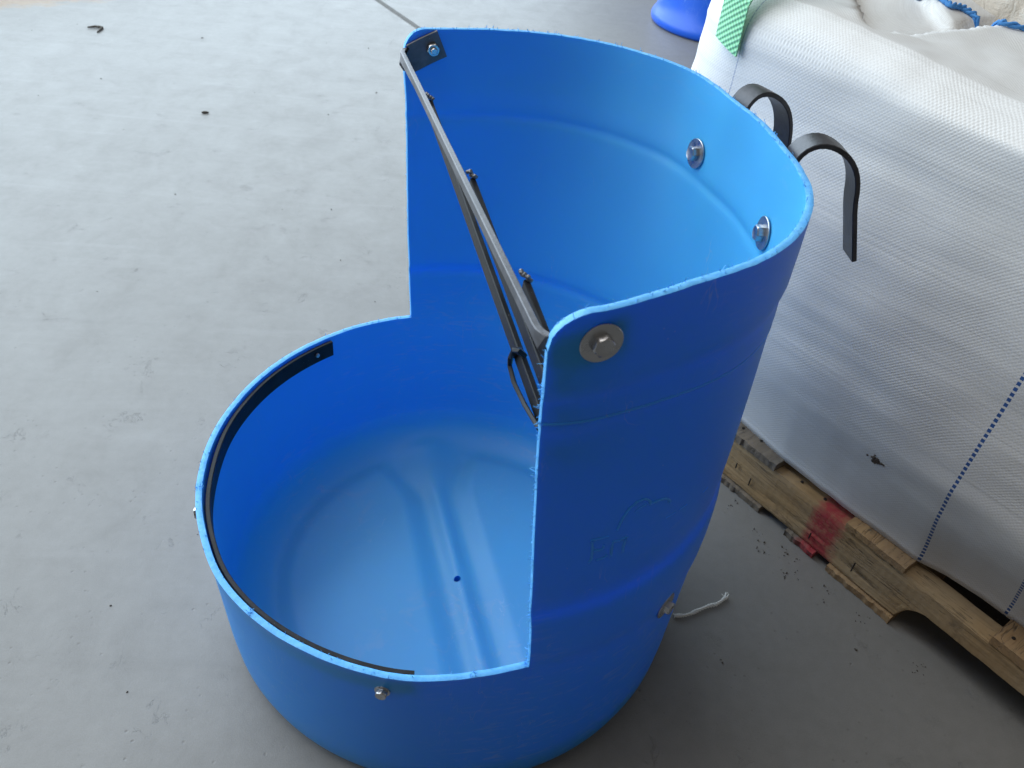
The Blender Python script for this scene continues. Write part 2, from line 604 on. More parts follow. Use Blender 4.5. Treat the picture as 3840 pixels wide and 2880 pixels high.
def rad(th, z):
    r = float(np.interp(z, PZ, PR))
    t180 = th if th < 120 else th - 360
    if -90 <= t180 <= 120:
        w = sm((z - .33) / (Z3 - .33))
        r += w * (float(np.interp(t180, tg, tr)) - .2866)
    tl = th if th >= 107 else th + 360
    k = max(0.0, min(1.0, (z - .02) / (Z1 - .02)))
    if z > Z1: k = max(0.0, 1 - (z - Z1) / .12)
    if 107 <= tl <= 285.4:
        r += k * (float(np.interp(tl, lg, lr)) - .2868)
    else:
        d = min(abs(tl - 285.4), abs(tl - 467))
        e0 = -.0053 if tl < 376 else -.0008
        r += k * e0 * max(0, 1 - d / 25)
    return r


def thR(z): return float(np.interp(z, [.2348, .338, .427, .502, .545, .584, .606], [-74.65, -76.4, -77.9, -79.0, -79.5, -79.95, -80.15]))
def thL(z): return float(np.interp(z, [.2348, .298, .369, .496, .552, .60], [107.0, 107.5, 108.15, 108.9, 109.35, 110.0]))


def ztop(th):
    dR, dL = (th - thR(.606)) / 5.6, (thL(.6) - th) / 5.0
    z = Z3
    for d in (dR, dL):
        if d < 1: z = Z3 - .027 * (1 - math.sqrt(max(0, 1 - (1 - max(d, 0)) ** 2)))
    return z + .0006 * fbm(th * .25, 3.1)


NU, NO = 190, 170
us = [0, .002, .005, .009, .014, .02, .027, .036] + list(np.linspace(.046, .954, NU - 16)) + [.964, .973, .98, .986, .991, .995, .998, 1.0]
lows = sorted(set([0, .003, .008, .016, .03] + list(np.linspace(.045, .2, 10)) + [.21, .22, .228, .2335]))
ups = sorted(set([.24, .25, .262, .275, .285, .291, .297, .3005, .304, .308, .311, .3145, .318, .322, .326, .334] + list(np.linspace(.345, .505, 14)) +
                 [.5125, .518, .5220, .5235, .525, .5265, .528, .5295, .5305, .5315, .5325, .5335, .5350, .538, .543, .549, .553, .555, .557, .559, .562, .565, .568]))
fr = [.08, .2, .34, .5, .66, .8, .9, .96, 1.0]
mb = MB()
colU = []
for u_ in us:
    colU.append(thR(Z1) + u_ * (thL(Z1) - thR(Z1)))
colO = list(np.linspace(thL(Z1), thR(Z1) + 360, NO + 2))[1:-1]
V = mb.v


def addv(x):
    V.append(tuple(x))
    return len(V) - 1


ZI = np.arange(0, .66, .001)
RI = gauss(np.interp(ZI, PZ, PR), 14)


def rin(th, z):
    return rad(th, z) - float(np.interp(z, PZ, PR)) + float(np.interp(z, ZI, RI)) - TH + .0016 * math.exp(-((z - .5300) / .0060) ** 2) + .0030 * math.exp(-((z - .311) / .008) ** 2)


def inner(th, z):
    return pol(th, rin(th, z), z)


allth = colU + colO
nA = len(allth)
jag = [.0005 * fbm(a * .35, 9.7) for a in allth]
out_low = [[addv(pol(a, rad(a, z), z)) for a in allth] for z in lows]
out_z1 = [addv(pol(a, rad(a, Z1), Z1 + (jag[i] if i >= len(us) else 0))) for i, a in enumerate(allth)]
out_low.append(out_z1)
ilows = [z for z in lows if z >= .06]
in_low = [[addv(inner(a, z)) for a in allth] for z in ilows]
in_z1 = [addv(pol(a, rin(a, Z1), Z1 + (jag[i] if i >= len(us) else 0))) for i, a in enumerate(allth)]
in_low.append(in_z1)
F, MI = mb.f, mb.mi


def quad(a, b, c, d, mi=0):
    F.append((a, b, c, d))
    MI.append(mi)


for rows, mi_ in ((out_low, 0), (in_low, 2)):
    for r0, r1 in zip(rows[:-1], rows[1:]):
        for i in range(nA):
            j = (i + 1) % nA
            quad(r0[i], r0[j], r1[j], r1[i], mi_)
# upper half shell
nUu = len(us)


def updraw(skin):
    rows = []
    for z in ups:
        rows.append([addv(pol(a, skin(a, z), z)) for a in (thR(z) + u_ * (thL(z) - thR(z)) for u_ in us)])
    for k in fr:
        row = []
        for u_ in us:
            a = thR(.606) + u_ * (thL(.6) - thR(.606))
            zt = ztop(a)
            z = .568 + k * (zt - .568)
            a2 = thR(z) + u_ * (thL(z) - thR(z))
            row.append(addv(pol(a2, skin(a2, z), z)))
        rows.append(row)
    return rows


out_up = [out_z1[:nUu]] + updraw(rad)
in_up = [in_z1[:nUu]] + updraw(rin)
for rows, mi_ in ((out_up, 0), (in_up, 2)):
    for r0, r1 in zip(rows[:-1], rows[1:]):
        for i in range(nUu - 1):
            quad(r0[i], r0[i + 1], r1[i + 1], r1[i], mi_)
# sawn edges (second material): rim top, the two upright edges, the low rim; one extra middle line keeps them slightly domed


def sawn(os_, is_, lift):
    mids = []
    for a, b in zip(os_, is_):
        m_ = (Vector(V[a]) + Vector(V[b])) / 2
        m_ = m_ + Vector(lift(m_)) * (.0009 + .0006 * fbm(m_.x * 90, m_.y * 90, m_.z * 90, 3))
        mids.append(addv(m_))
    for i in range(len(os_) - 1):
        quad(os_[i], os_[i + 1], mids[i + 1], mids[i], 1)
        quad(mids[i], mids[i + 1], is_[i + 1], is_[i], 1)


sawn(out_up[-1], in_up[-1], lambda q: (0, 0, 1))
for s_, ix in ((-1, 0), (1, -1)):
    def lf(q, s_=s_):
        a = math.atan2(q.y, q.x)
        return (-math.sin(a) * s_, math.cos(a) * s_, 0)
    sawn([r_[ix] for r_ in out_up], [r_[ix] for r_ in in_up], lf)
oo = [out_z1[nUu - 1]] + out_z1[nUu:] + [out_z1[0]]
ii = [in_z1[nUu - 1]] + in_z1[nUu:] + [in_z1[0]]
sawn(oo, ii, lambda q: (0, 0, 1))
# moulded floor of the barrel: fillet, ring gutter, two raised lobes, one rib across, drain hole
hc = Vector((.0065, -.0132))
rb0, rb1 = Vector((-.0530, .2226)), Vector((.0762, -.2615))
rd = (rb1 - rb0).normalized()
rn = Vector((-rd.y, rd.x))
rmid = (rb0 + rb1) / 2


def fh(x, y):
    rho = math.hypot(x, y)
    d = abs((Vector((x, y)) - rmid).dot(rn))
    al = abs((Vector((x, y)) - rmid).dot(rd))
    flare = sm((al - .15) / .09)
    h = .011
    lobe = sm((.234 - rho) / .030) * sm((d - .020 - .030 * flare) / .034)
    h += .0098 * lobe
    wr = .0120 + .022 * flare
    h += (.0076 + .002 * flare) * math.exp(-(d / wr) ** 2) * sm((.262 - rho) / .03)
    if rho > .205: h += .0515 * (1 - math.sqrt(max(0, 1 - ((rho - .205) / .0722) ** 2)))
    return h


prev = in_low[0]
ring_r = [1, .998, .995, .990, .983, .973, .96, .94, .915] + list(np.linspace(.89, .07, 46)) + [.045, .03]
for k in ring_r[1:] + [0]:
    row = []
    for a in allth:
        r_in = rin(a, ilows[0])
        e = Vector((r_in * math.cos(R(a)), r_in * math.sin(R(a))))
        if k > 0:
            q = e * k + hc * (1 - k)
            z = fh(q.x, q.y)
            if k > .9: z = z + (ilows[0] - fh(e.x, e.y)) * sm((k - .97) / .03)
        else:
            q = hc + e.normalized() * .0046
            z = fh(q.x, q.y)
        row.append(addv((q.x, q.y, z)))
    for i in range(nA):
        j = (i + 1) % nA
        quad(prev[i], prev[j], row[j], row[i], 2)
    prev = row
row = [addv((V[i][0], V[i][1], .001)) for i in prev]
for i in range(nA):
    j = (i + 1) % nA
    quad(prev[i], prev[j], row[j], row[i])
# underside
for i in range(nA):
    j = (i + 1) % nA
    quad(out_low[0][i], out_low[0][j], row[j], row[i])
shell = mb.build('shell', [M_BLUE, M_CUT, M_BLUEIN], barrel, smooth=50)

# moulded emblem and letters, standing about a millimetre proud of the wall
EMB = [[[-62.846, .405], [-62.576, .411], [-62.08, .419], [-61.209, .426], [-59.837, .430], [-58.253, .430], [-57.389, .427], [-56.7, .423], [-56.622, .42]],
       [[-56.622, .42], [-55.513, .42], [-54.057, .419], [-52.659, .416], [-51.638, .411], [-51.567, .408]],
       [[-67.929, .403], [-66.343, .402], [-64.369, .401]],
       [[-67.41, .401], [-67.039, .39], [-66.77, .378], [-67.281, .374]],
       [[-66.788, .388], [-64.983, .387]], [[-64.934, .392], [-64.962, .387]],
       [[-65.85, .375], [-64.332, .374], [-63.754, .377]],
       [[-63.11, .391], [-63.104, .384], [-62.858, .373]],
       [[-63.334, .392], [-61.881, .39], [-61.401, .391], [-60.246, .391]],
       [[-60.558, .388], [-60.582, .38], [-60.404, .372]],
       [[-57.482, .422], [-59.056, .421], [-59.784, .418]],
       [[-47.958, .388], [-45.601, .387]], [[-51.46, .389], [-49.001, .388]], [[-40.076, .382], [-38.155, .382]]]
GR = [('embossed_emblem', (0, 1, 10)), ('embossed_letter', (2, 3, 4, 5, 6)), ('embossed_letter', (7, 8, 9)), ('embossed_mark', (11,)), ('embossed_mark', (12,)), ('embossed_mark', (13,))]
for nm, ids in GR:
    mb = MB()
    for k in ids:
        pl = EMB[k]
        pts = []
        for a, b in zip(pl[:-1], pl[1:]):
            for f_ in np.linspace(0, 1, 5)[:-1]:
                pts.append((a[0] + f_ * (b[0] - a[0]), a[1] + f_ * (b[1] - a[1])))
        pts.append(tuple(pl[-1]))
        deep = .0002 if k < 2 else (.0005 if k < 10 else .0008)
        mb.tube([pol(a, rad(a, z) - deep, z) for a, z in pts], .0012, 8)
    mb.build(nm, M_EMB, barrel, smooth=60)

# thin raised line moulded round the outside below the top bulge
mb = MB()
pts = []
for a in np.linspace(thR(.537) + .15, thL(.522) - .15, 150):
    z = float(np.interp(a, [-79.1, -73.5, -68.4, -62.8, -56.1, -48, -42.4, -35.4, -26.9], [.5375, .5357, .5343, .5322, .5303, .5287, .5275, .5262, .5215]))
    pts.append(pol(a, rad(a, z) - .0006, z))
mb.tube(pts, .0013, 8)
mb.build('moulded_line', M_EMB, barrel, smooth=60)

# swarf left by the saw along every cut
mb = MB()


def swarf(q, up, n_=1, size=.003):
    for _ in range(n_):
        d = (Vector(up) + Vector((random.uniform(-1, 1), random.uniform(-1, 1), random.uniform(-.4, 1))) * .9).normalized()
        c = Vector((random.uniform(-1, 1), random.uniform(-1, 1), random.uniform(-1, 1)))
        l = size * random.uniform(.35, 1.0)
        p0 = Vector(q)
        pts = [p0 - d * .0004, p0 + d * l * .5, p0 + d * l + c * l * .5]
        mb.bar(pts, c, random.uniform(.0003, .0008), .0002, ch=.00005)


random.seed(21)
for i in range(210):
    a = random.uniform(thR(.62) + 1, thL(.6) - 1)
    z = ztop(a)
    swarf(pol(a, rad(a, z) - TH * random.choice((.1, .5, .95, .95)), z), (0, 0, 1), 1, .0032)
for i in range(120):
    a = random.uniform(108, 284)
    swarf(pol(a, rad(a, Z1) - TH * random.choice((.05, .5, .95)), Z1), (0, 0, 1), 1, .0026)
for i in range(130):
    z = random.uniform(Z1 + .004, .60)
    a = thR(z)
    tdir = (math.sin(R(a)), -math.cos(R(a)), .1)
    swarf(pol(a, rad(a, z) - TH * random.uniform(0, .9), z), tdir, 1, .0042)
for i in range(40):
    z = random.uniform(Z1 + .004, .59)
    a = thL(z)
    swarf(pol(a, rad(a, z) - TH * random.uniform(0, .9), z), (-math.sin(R(a)), math.cos(R(a)), .1), 1, .002)
for a, s_ in ((107.1, 1), (285.2, 1), (275, 1), (196, 1), (231, 1)):
    for i in range(14):
        aa = a + random.uniform(-.7, .5)
        swarf(pol(aa, rad(aa, Z1) - TH * random.uniform(0, 1), Z1), (0, 0, 1), 1, .0045)
o = mb.build('saw_swarf', M_CUT, barrel)
tag(o, kind='stuff')


# ---------------------------------------------------------------- steelwork on the barrel
def hexbolt(center, axis, parent, af=.013, hh=.0055, wr=.012, wt=.0016, twist=0.0, nut=False, name='bolt', flange=False):
    """hex head with chamfered top; washer as a sub-part"""
    ax = Vector(axis).normalized()
    e1 = ax.cross(Vector((0, 0, 1))).normalized()
    e2 = ax.cross(e1).normalized()
    c = Vector(center)

    def ring(n, r, h, off=0):
        return [c + ax * h + (e1 * math.cos(off + 2 * math.pi * k / n) + e2 * math.sin(off + 2 * math.pi * k / n)) * r for k in range(n)]
    m_ = MB()
    R6 = af / math.sqrt(3)
    n = 24

    def hexpt(h, shrink=1.0, rnd=None):
        out = []
        for k in range(n):
            a = 2 * math.pi * k / n
            loc = (a + math.pi / 6) % (math.pi / 3) - math.pi / 6
            r = af / 2 / math.cos(loc)
            if rnd: r = min(r, rnd)
            a2 = a + math.pi / 6 + twist
            out.append(c + ax * h + (e1 * math.cos(a2) + e2 * math.sin(a2)) * r * shrink)
        return out
    h0 = wt
    rows = [hexpt(h0), hexpt(h0 + hh * .82), hexpt(h0 + hh, 1, af * .475)]
    if flange:
        rows = [ring(n, af * .72, h0, twist), ring(n, af * .70, h0 + hh * .16, twist)] + [hexpt(h0 + hh * .22)] + rows[1:]
    if not nut:
        rows += [[c + ax * (h0 + hh * .93) + (q - c - ax * (h0 + hh)) * .72 for q in rows[-1]]]
    vs = [q for r_ in rows for q in r_]
    fs = [(i * n + k, i * n + (k + 1) % n, (i + 1) * n + (k + 1) % n, (i + 1) * n + k) for i in range(len(rows) - 1) for k in range(n)]
    fs += [tuple(range(n))[::-1], tuple((len(rows) - 1) * n + k for k in range(n))]
    m_.add(vs, fs)
    if nut:
        m_.tube([c + ax * h for h in (h0, h0 + hh + .0035, h0 + hh + .0045)], [.0038, .0038, .0030], 14)
    o = m_.build(name, M_ZINC, parent, smooth=28)
    if wr:
        w_ = MB()
        n2 = 40
        prof = [(wr - .0004, 0), (wr, .0004), (wr, wt - .0004), (wr - .0004, wt), (af * .3, wt)]
        vs = []
        for r_, h in prof: vs += ring(n2, r_, h)
        vs += [c, ]
        fs = [(i * n2 + k, i * n2 + (k + 1) % n2, (i + 1) * n2 + (k + 1) % n2, (i + 1) * n2 + k) for i in range(len(prof) - 1) for k in range(n2)]
        fs += [tuple(range(n2))[::-1], tuple((len(prof) - 1) * n2 + k for k in range(n2))]
        w_.add(vs[:-1], fs)
        w_.build('washer', M_ZINC, o, smooth=30)
    return o


def rout(th): return Vector((math.cos(R(th)), math.sin(R(th)), 0))


# cross strap: flat bar on edge across the opening, both ends bent to lie on the inside of the wall
zc = .5920
pL, pR = Vector((-.0945, .2500, zc)), Vector((.0436, -.2700, zc + .001))
wall = lambda th, z: pol(th, rin(th, z) - .0028, z)
pts, wd = [], []
lt = [wall(a, zc + dz) for a, dz in ((101.0, .0215), (103, .0175), (105.3, .0125), (107.4, .0075), (108.6, .0045))]
pts += lt
dS = (pR - pL).normalized()
bl = [pL + Vector((.0042, .0036, .0022)), pL + Vector((.0008, .0010, .0008)), pL + dS * .006]
rt = [wall(a, zc + .004 + k) for a, k in ((-77.0, .001), (-75, .003), (-72.5, .006), (-69.5, .009))]
br = [pR - dS * .008, pR - dS * .0025 + Vector((.0005, 0, 0)), pR + Vector((.0035, -.0035, .001)), pR + Vector((.0085, -.0045, .0015))]
pts = lt + bl + [pL + dS * .1, pL + dS * .25, pL + dS * .4] + br + rt
mb = MB()
wds = [Vector((.02, -.02, 1))] * len(pts)
for i in range(len(lt)):
    wds[i] = Vector((-.14, .04, 1))
wid = [.030] * len(lt) + [.026, .018, .012] + [.0085, .0085, .0085] + [.0085, .010, .014, .022] + [.028] * len(rt)
pts = [q + Vector((0, 0, .015 - w_ / 2)) for q, w_ in zip(pts, wid)]
mb.bar(pts, [Vector(w) for w in wds], wid, .0052)
strap = mb.build('cross_strap', M_STRAP, barrel, smooth=40)
# three rack bars welded to the strap and running down to the near wall
S1, S2, S3, E1 = Vector((-.0575, .1301, .5905)), Vector((-.0090, -.0406, .5905)), Vector((.0342, -.1960, .5905)), Vector((.0585, -.2640, .5090))
D = E1 - S1


def reach(s_):
    f_ = 0
    while True:
        q = s_ + D * f_
        if math.hypot(q.x, q.y) > rad(math.degrees(math.atan2(q.y, q.x)), q.z) - TH - .004: return f_
        f_ += .01


for k, (s_, ln) in enumerate(((S1, reach(S1)), (S2, reach(S2)), (S3, reach(S3)))):
    mb = MB()
    off = Vector((.0035, .001, 0))
    mb.bar([s_ + off + D * (f_ * ln) for f_ in (0, .02, .5, 1)], Vector((0, 0, 1)), [.0160, .0155, .0150, .0150], .0046)
    b_ = mb.build('rack_bar', M_BLACK, barrel, smooth=40)
    mb = MB()
    random.seed(40 + k)
    q0 = s_ + off + Vector((-.001, .001, .0098))
    for i in range(9):
        f_ = i / 8
        c = q0 + Vector((-.003 + .006 * f_, -.003 * f_, .003 - .004 * f_)) + Vector([random.uniform(-.0012, .0012) for _ in range(3)])
        mb.tube([c + Vector((0, 0, h)) for h in (-.0019, -.0009, 0, .0009, .0016)], [.0005, .0017, .0021, .0016, .0004], 8)
    mb.build('weld_bead', M_WELD, b_, smooth=60)
# bent end of the bar below, showing left of the rack
mb = MB()
mb.bar([Vector(q) for q in ((.0406, -.2051, .5395), (.0371, -.1930, .5340), (.0340, -.1835, .5215), (.0336, -.1830, .5105), (.0380, -.1975, .5040), (.0465, -.2270, .5060), (.0552, -.2560, .5110))],
       Vector((-.04, -.49, .38)), .008, .0036)
mb.build('bent_bar', M_BLACK, barrel, smooth=40)
# band just inside the low rim
mb = MB()
ths = list(np.linspace(131.8, 264.2, 70))
mb.bar([pol(a, rin(a, .222) - .0030 - .0024 * math.exp(-((a - 188) / 13) ** 2), .2195) for a in ths], [Vector((0, 0, 1))] * 70, .0230, .0050)
mb.build('rim_band', M_BLACK, barrel, smooth=40)

# bolts and washers
for th, z, r_ in ((33.5, .5555, None), (-2.6, .5530, None)):
    er, et = rout(th), Vector((-math.sin(R(th)), math.cos(R(th)), 0))
    dr = (rin(th + 2, z) - rin(th - 2, z)) / (R(4) * rin(th, z))
    dz = (rin(th, z + .012) - rin(th, z - .012)) / .024
    ax = -(er - et * dr - Vector((0, 0, 1)) * dz).normalized()
    c = pol(th, rin(th, z), z) + ax * .0011
    hexbolt(c, ax, barrel, af=.0135, hh=.0066, wr=.0158, twist=.12)
c = pol(-73.1, rad(-73.1, .604), .604)
hexbolt(c, rout(-73.1), barrel, af=.0135, hh=.0050, wr=.0148, twist=.25)
c = pol(-40.4, rad(-40.4, .218), .218)
hexbolt(c, rout(-40.4), barrel, af=.0130, hh=.0060, wr=.0150, twist=.2)
for th, z in ((-161.0, .2150), (-101.2, .2075)):
    c = pol(th if th > 0 else th + 360, rad(th + 360, z), z)
    hexbolt(c, rout(th), barrel, af=.0105, hh=.0062, wr=None, wt=.0002, twist=.3, flange=True)
c = wall(103.2, .6080) - rout(103.2) * .0025
o = hexbolt(c, -rout(103.2), barrel, af=.0128, hh=.0058, wr=None, wt=.0002, twist=.2, nut=True, name='nut')
c = pol(137.3, rad(137.3, .222) - TH - .0055, .2215)
hexbolt(c, -rout(137.3), barrel, af=.006, hh=.0022, wr=None, wt=.0002, name='stud')

# two hanging hooks of flat bar outside the wall
HOOKS = [(26.0, [(.282, .470), (.282, .50), (.2815, .60), (.283, .617), (.288, .628), (.297, .6345), (.309, .635), (.323, .630), (.336, .621), (.346, .609), (.353, .594), (.357, .577), (.364, .535), (.373, .480)]),
         (2.0, [(.277, .470), (.277, .50), (.2765, .600), (.2775, .617), (.2835, .629), (.293, .6350), (.304, .636), (.3165, .632), (.328, .6245), (.3375, .613), (.3435, .599), (.3475, .580), (.356, .556), (.3672, .524)])]
for th, pr in HOOKS:
    mb = MB()
    tang = Vector((-math.sin(R(th)), math.cos(R(th)), 0))
    P = [rout(th) * r_ + Vector((0, 0, z)) for r_, z in pr]
    # smooth the polyline once
    Q = [P[0]]
    for a, b in zip(P[:-1], P[1:]):
        Q += [a * .75 + b * .25, a * .25 + b * .75]
    Q.append(P[-1])
    mb.bar(Q, [tang] * len(Q), .0260, .0048)
    mb.build('hook', M_STEEL, barrel, smooth=40)

# ---------------------------------------------------------------- second blue drum, far behind
fd = MB()
n = 96
prof = [(.0, .272), (.004, .283), (.012, .289), (.026, .2905), (.036, .287), (.052, .276), (.072, .268), (.095, .2640), (.13, .2625), (.30, .2625), (.36, .270), (.42, .272), (.47, .264), (.80, .264), (.86, .262), (.88, .25), (.885, .0)]
vs, fs = [], []
for z, r_ in prof:
    for k in range(n):
        a = 2 * math.pi * k / n
        vs.append((r_ * math.cos(a), r_ * math.sin(a), z))
for i in range(len(prof) - 1):
    for k in range(n):
        fs.append((i * n + k, i * n + (k + 1) % n, (i + 1) * n + (k + 1) % n, (i + 1) * n + k))
fs.append(tuple(range(n))[::-1])
fd.add(vs, fs)
o = fd.build('plastic_drum', M_BLUE2, None, smooth=60)
o.location = (.945, 2.825, 0)
tag(o, 'whole blue plastic drum with flared foot, standing far behind the white bag', 'drum')

# ---------------------------------------------------------------- pallet (frame: x along its front, y into it, z up)
A = Vector((.4316, .196, 0))
ds, dn = Vector((.5804, -.8143, 0)), Vector((.8143, .5804, 0))
ang = math.atan2(ds.y, ds.x)
pallet = empty('pallet', A)
pallet.rotation_euler = (0, 0, ang)
tag(pallet, 'weathered wooden pallet with notched stringer and a red paint mark, under the white bag', 'pallet')


def stringer(t0, seed):
    s0, s1 = -.30, .88
    ss = list(np.arange(s0, s1 + .001, .0045))

    def zb(s):
        for a, b in ((.283, .512), (-.21 - .02, -.21 - .01),):
            if a < s < b and b - a > .1:
                e = min((s - a) / .034, (b - s) / .034, 1)
                return .012 + .037 * math.sqrt(max(0, 1 - (1 - e) ** 2))
        return .012
    ks = [0, .06, .12, .19, .26, .33, .40, .44, .47, .50, .56, .63, .72, .82, .92, 1]
    m_ = MB()
    V_ = []
    for s in ss:
        b = zb(s) + .0007 * fbm(s * 60, seed)
        zt = .085 + .0006 * fbm(s * 40, seed + 5)
        crack = .30 + .075 * fbm(s * 6, seed + 2, 0, 3) if b < .03 else -5
        crack2 = .16 + .06 * fbm(s * 7, seed + 9, 0, 3) if b < .03 else -5
        for k in ks:
            z = b + k * (zt - b)
            t = t0 + .0012 * fbm(s * 9, z * 60, seed)
            if s < .2:
                t += .0002 * math.sin(s * 2 * math.pi / .0105)
            if k < .01 or k > .99: t += .0022
            t += .0045 * math.exp(-((k - crack) / .03) ** 2) * sm((.5 + fbm(s * 11, seed + 3)) * 1.5)
            t += .0030 * math.exp(-((k - crack2) / .028) ** 2) * sm((.3 + fbm(s * 13, seed + 4)) * 2)
            t += -.0012 * sm((crack - k) / .05)
            V_.append((s, t, z))
        for z in (zt, b):
            V_.append((s, t0 + .036, z))
    nn = len(ks) + 2
    F_ = []
    for i in range(len(ss) - 1):
        for k in range(nn):
            F_.append((i * nn + k, (i + 1) * nn + k, (i + 1) * nn + (k + 1) % nn, i * nn + (k + 1) % nn))
    F_.append(tuple(range(nn)))
    F_.append(tuple((len(ss) - 1) * nn + k for k in range(nn))[::-1])
    m_.add(V_, F_)
    return m_.build('stringer', M_STR, pallet, smooth=35)


stringer(0.0, 1.3)
for t0 in (.46, .94):
    stringer(t0, t0 * 7)


def board(name, s0, s1, t0, t1, z0, z1, mt, seed, ragged=.0):
    m_ = MB()
    ns = 30
    tt = [t0, t0 + .004, t0 + .012, t0 + .03, t1]
    for layer, z in ((0, z0), (1, z1)):
        for j, t in enumerate(tt):
            for i in range(ns + 1):
                s = s0 + (s1 - s0) * i / ns
                tr_ = t
                if j < 3 and ragged: tr_ = t + ragged * .36 * (.35 * fbm(s * 14, seed, layer * .4, 2) + .7 * fbm(s * 120, seed, layer * .7, 3) + .3) * (1 - j * .3)
                zz = z + .0006 * fbm(s * 50, t * 30, seed)
                if layer and j == 0: zz -= .0012
                m_.v.append((s, tr_, zz))
    w = ns + 1
    nt = len(tt)
    o_ = nt * w
    for j in range(nt - 1):
        for i in range(ns):
            a = j * w + i
            m_.f.append((a, a + 1, a + w + 1, a + w))
            m_.f.append((o_ + a, o_ + a + w, o_ + a + w + 1, o_ + a + 1))
    for i in range(ns):
        m_.f.append((i, o_ + i, o_ + i + 1, i + 1))
        a = (nt - 1) * w + i
        m_.f.append((a, a + 1, o_ + a + 1, o_ + a))
    for j in range(nt - 1):
        a = j * w
        m_.f.append((a, a + w, o_ + a + w, o_ + a))
        a = j * w + ns
        m_.f.append((a, o_ + a, o_ + a + w, a + w))
    m_.mi = [0] * len(m_.f)
    return m_.build(name, mt, pallet, smooth=35)


board('deck_board', -.290, -.200, .002, .975, .0855, .1010, M_DECK, 1, .003)
board('deck_board', -.150, -.068, .000, .975, .0855, .1000, M_DECK, 2, .004)
o = board('deck_board', -.062, .047, -.004, .975, .0855, .0985, M_DECK, 3, .010)
tag(o, 'dark grey deck board with a splintered end')
board('deck_board', .172, .2640, -.002, .975, .0855, .0965, M_DECK2, 4, .002)
board('deck_board', .384, .480, -.002, .975, .0855, .0995, M_DECK2, 5, .002)
for s0 in (.53, .64, .77):
    board('deck_board', s0, s0 + .09, -.001, .975, .0855, .1, M_DECK2, s0 * 9, .003)
for k, (s0, s1, rg) in enumerate(((-.295, -.20, .006), (-.036, .050, .010), (.100, .152, .012), (.176, .281, .010), (.78, .87, .006))):
    board('bottom_board', s0, s1, -.007, .975, .0005, .0118, M_DECK if k < 3 else M_DECK2, 11 + k, rg)


def nailhead(s, t, z, horiz=False, l=.010):
    m_ = MB()
    if horiz:
        m_.box((s, t, z), (.0016, .0014, l))
    else:
        m_.tube([(s, t, z), (s, t, z + .0012)], [.0026, .0022], 10)
    m_.build('nail' if not horiz else 'staple', M_NAIL, pallet)


for s, t, z in ((.084, .017, .0855), (.124, .0185, .0855), (-.033, .016, .0985), (.001, .018, .0985), (.40, .016, .0995)):
    nailhead(s, t, z)
for s, z, l in ((-.012, .046, .010), (.018, .037, .014), (.207, .038, .018), (.135, .031, .012)):
    nailhead(s, -.0028, z, True, l)

# ---------------------------------------------------------------- bulk bag on the pallet
bag = empty('bulk_bag', A)
bag.rotation_euler = (0, 0, ang)
tag(bag, 'full white woven bulk bag with blue stitch lines, standing on the pallet', 'bulk bag')
SL, SR, TB, CR = -.352, .820, .93, .15


def outline():
    """points round the bag: (s, t, ns, nt, wu); front runs at t=0 with wu = s"""
    pts = []
    for a in np.linspace(90, 0, 24)[:-1]:            # left corner, from the left side to the front
        c, s_ = math.cos(R(a)), math.sin(R(a))
        pts.append((SL + CR - CR * s_, CR - CR * c, -s_, -c, SL + CR - CR * R(a)))
    for s in np.arange(SL + CR, SR - CR, .0075):
        pts.append((s, 0, 0, -1, s))
    for a in np.linspace(0, 90, 16):
        c, s_ = math.cos(R(a)), math.sin(R(a))
        pts.append((SR - CR + CR * s_, CR - CR * c, s_, -c, SR - CR + CR * R(a)))
    u0 = SR - CR + CR * math.pi / 2
    for t in np.linspace(CR, TB - CR, 16)[1:-1]: pts.append((SR, t, 1, 0, u0 + t))
    for a in np.linspace(0, 90, 8):
        c, s_ = math.cos(R(a)), math.sin(R(a))
        pts.append((SR - CR + CR * c, TB - CR + CR * s_, c, s_, u0 + TB + CR * R(a)))
    for s in np.linspace(SR - CR, SL + CR, 20)[1:-1]: pts.append((s, TB, 0, 1, 3 - s))
    for a in np.linspace(90, 0, 8):
        c, s_ = math.cos(R(a)), math.sin(R(a))
        pts.append((SL + CR - CR * c, TB - CR + CR * s_, -c, s_, 4.2 + CR * R(90 - a)))
    for t in np.linspace(TB - CR, CR, 18)[1:-1]: pts.append((SL, t, -1, 0, 5 - t))
    return pts


OUT = outline()
tbk = [(-.35, .036), (-.2, .034), (-.045, .024), (.04, .016), (.15, .016), (.262, .021), (.30, .034), (.35, .040), (.40, .043), (.5, .03), (.85, .03)]


def inset(s, z):
    i0 = float(np.interp(s, [q[0] for q in tbk], [q[1] for q in tbk]))
    k = sm((z - .098) / .16)
    b = i0 * (1 - k) - .020 * math.sin(math.pi * max(0, min(1, (z - .11) / .44)))
    return b


zr = list(np.arange(.0975, .60, .009)) + [.605, .613, .62]
mbv, wv = [], []
rows = []
for z in zr:
    row = []
    for (s, t, ns_, nt_, u_) in OUT:
        d = inset(s, z) if True else 0
        d += .006 * fbm(s * 3.2, t * 3.2, z * 3.5, 3) * sm((z - .1) / .1)
        d += .0016 * fbm(s * 6, t * 6, z * 40, 3) * sm((z - .14) / .1)
        row.append(len(mbv))
        mbv.append((s - ns_ * d, t - nt_ * d, z + .0012 * fbm(s * 25, t * 25, 2.2)))
        wv.append((u_, z, 0))
    rows.append(row)

# rounded shoulder and rumpled top
cS, cT = (SL + SR) / 2, TB / 2


def seg(s, t, a, b):
    a, b, q = Vector(a), Vector(b), Vector((s, t))
    ab = b - a
    f_ = max(0, min(1, (q - a).dot(ab) / ab.length_squared))
    e = q - a - ab * f_
    sd = ab.x * e.y - ab.y * e.x
    return f_, e.length * (1 if sd > 0 else -1)


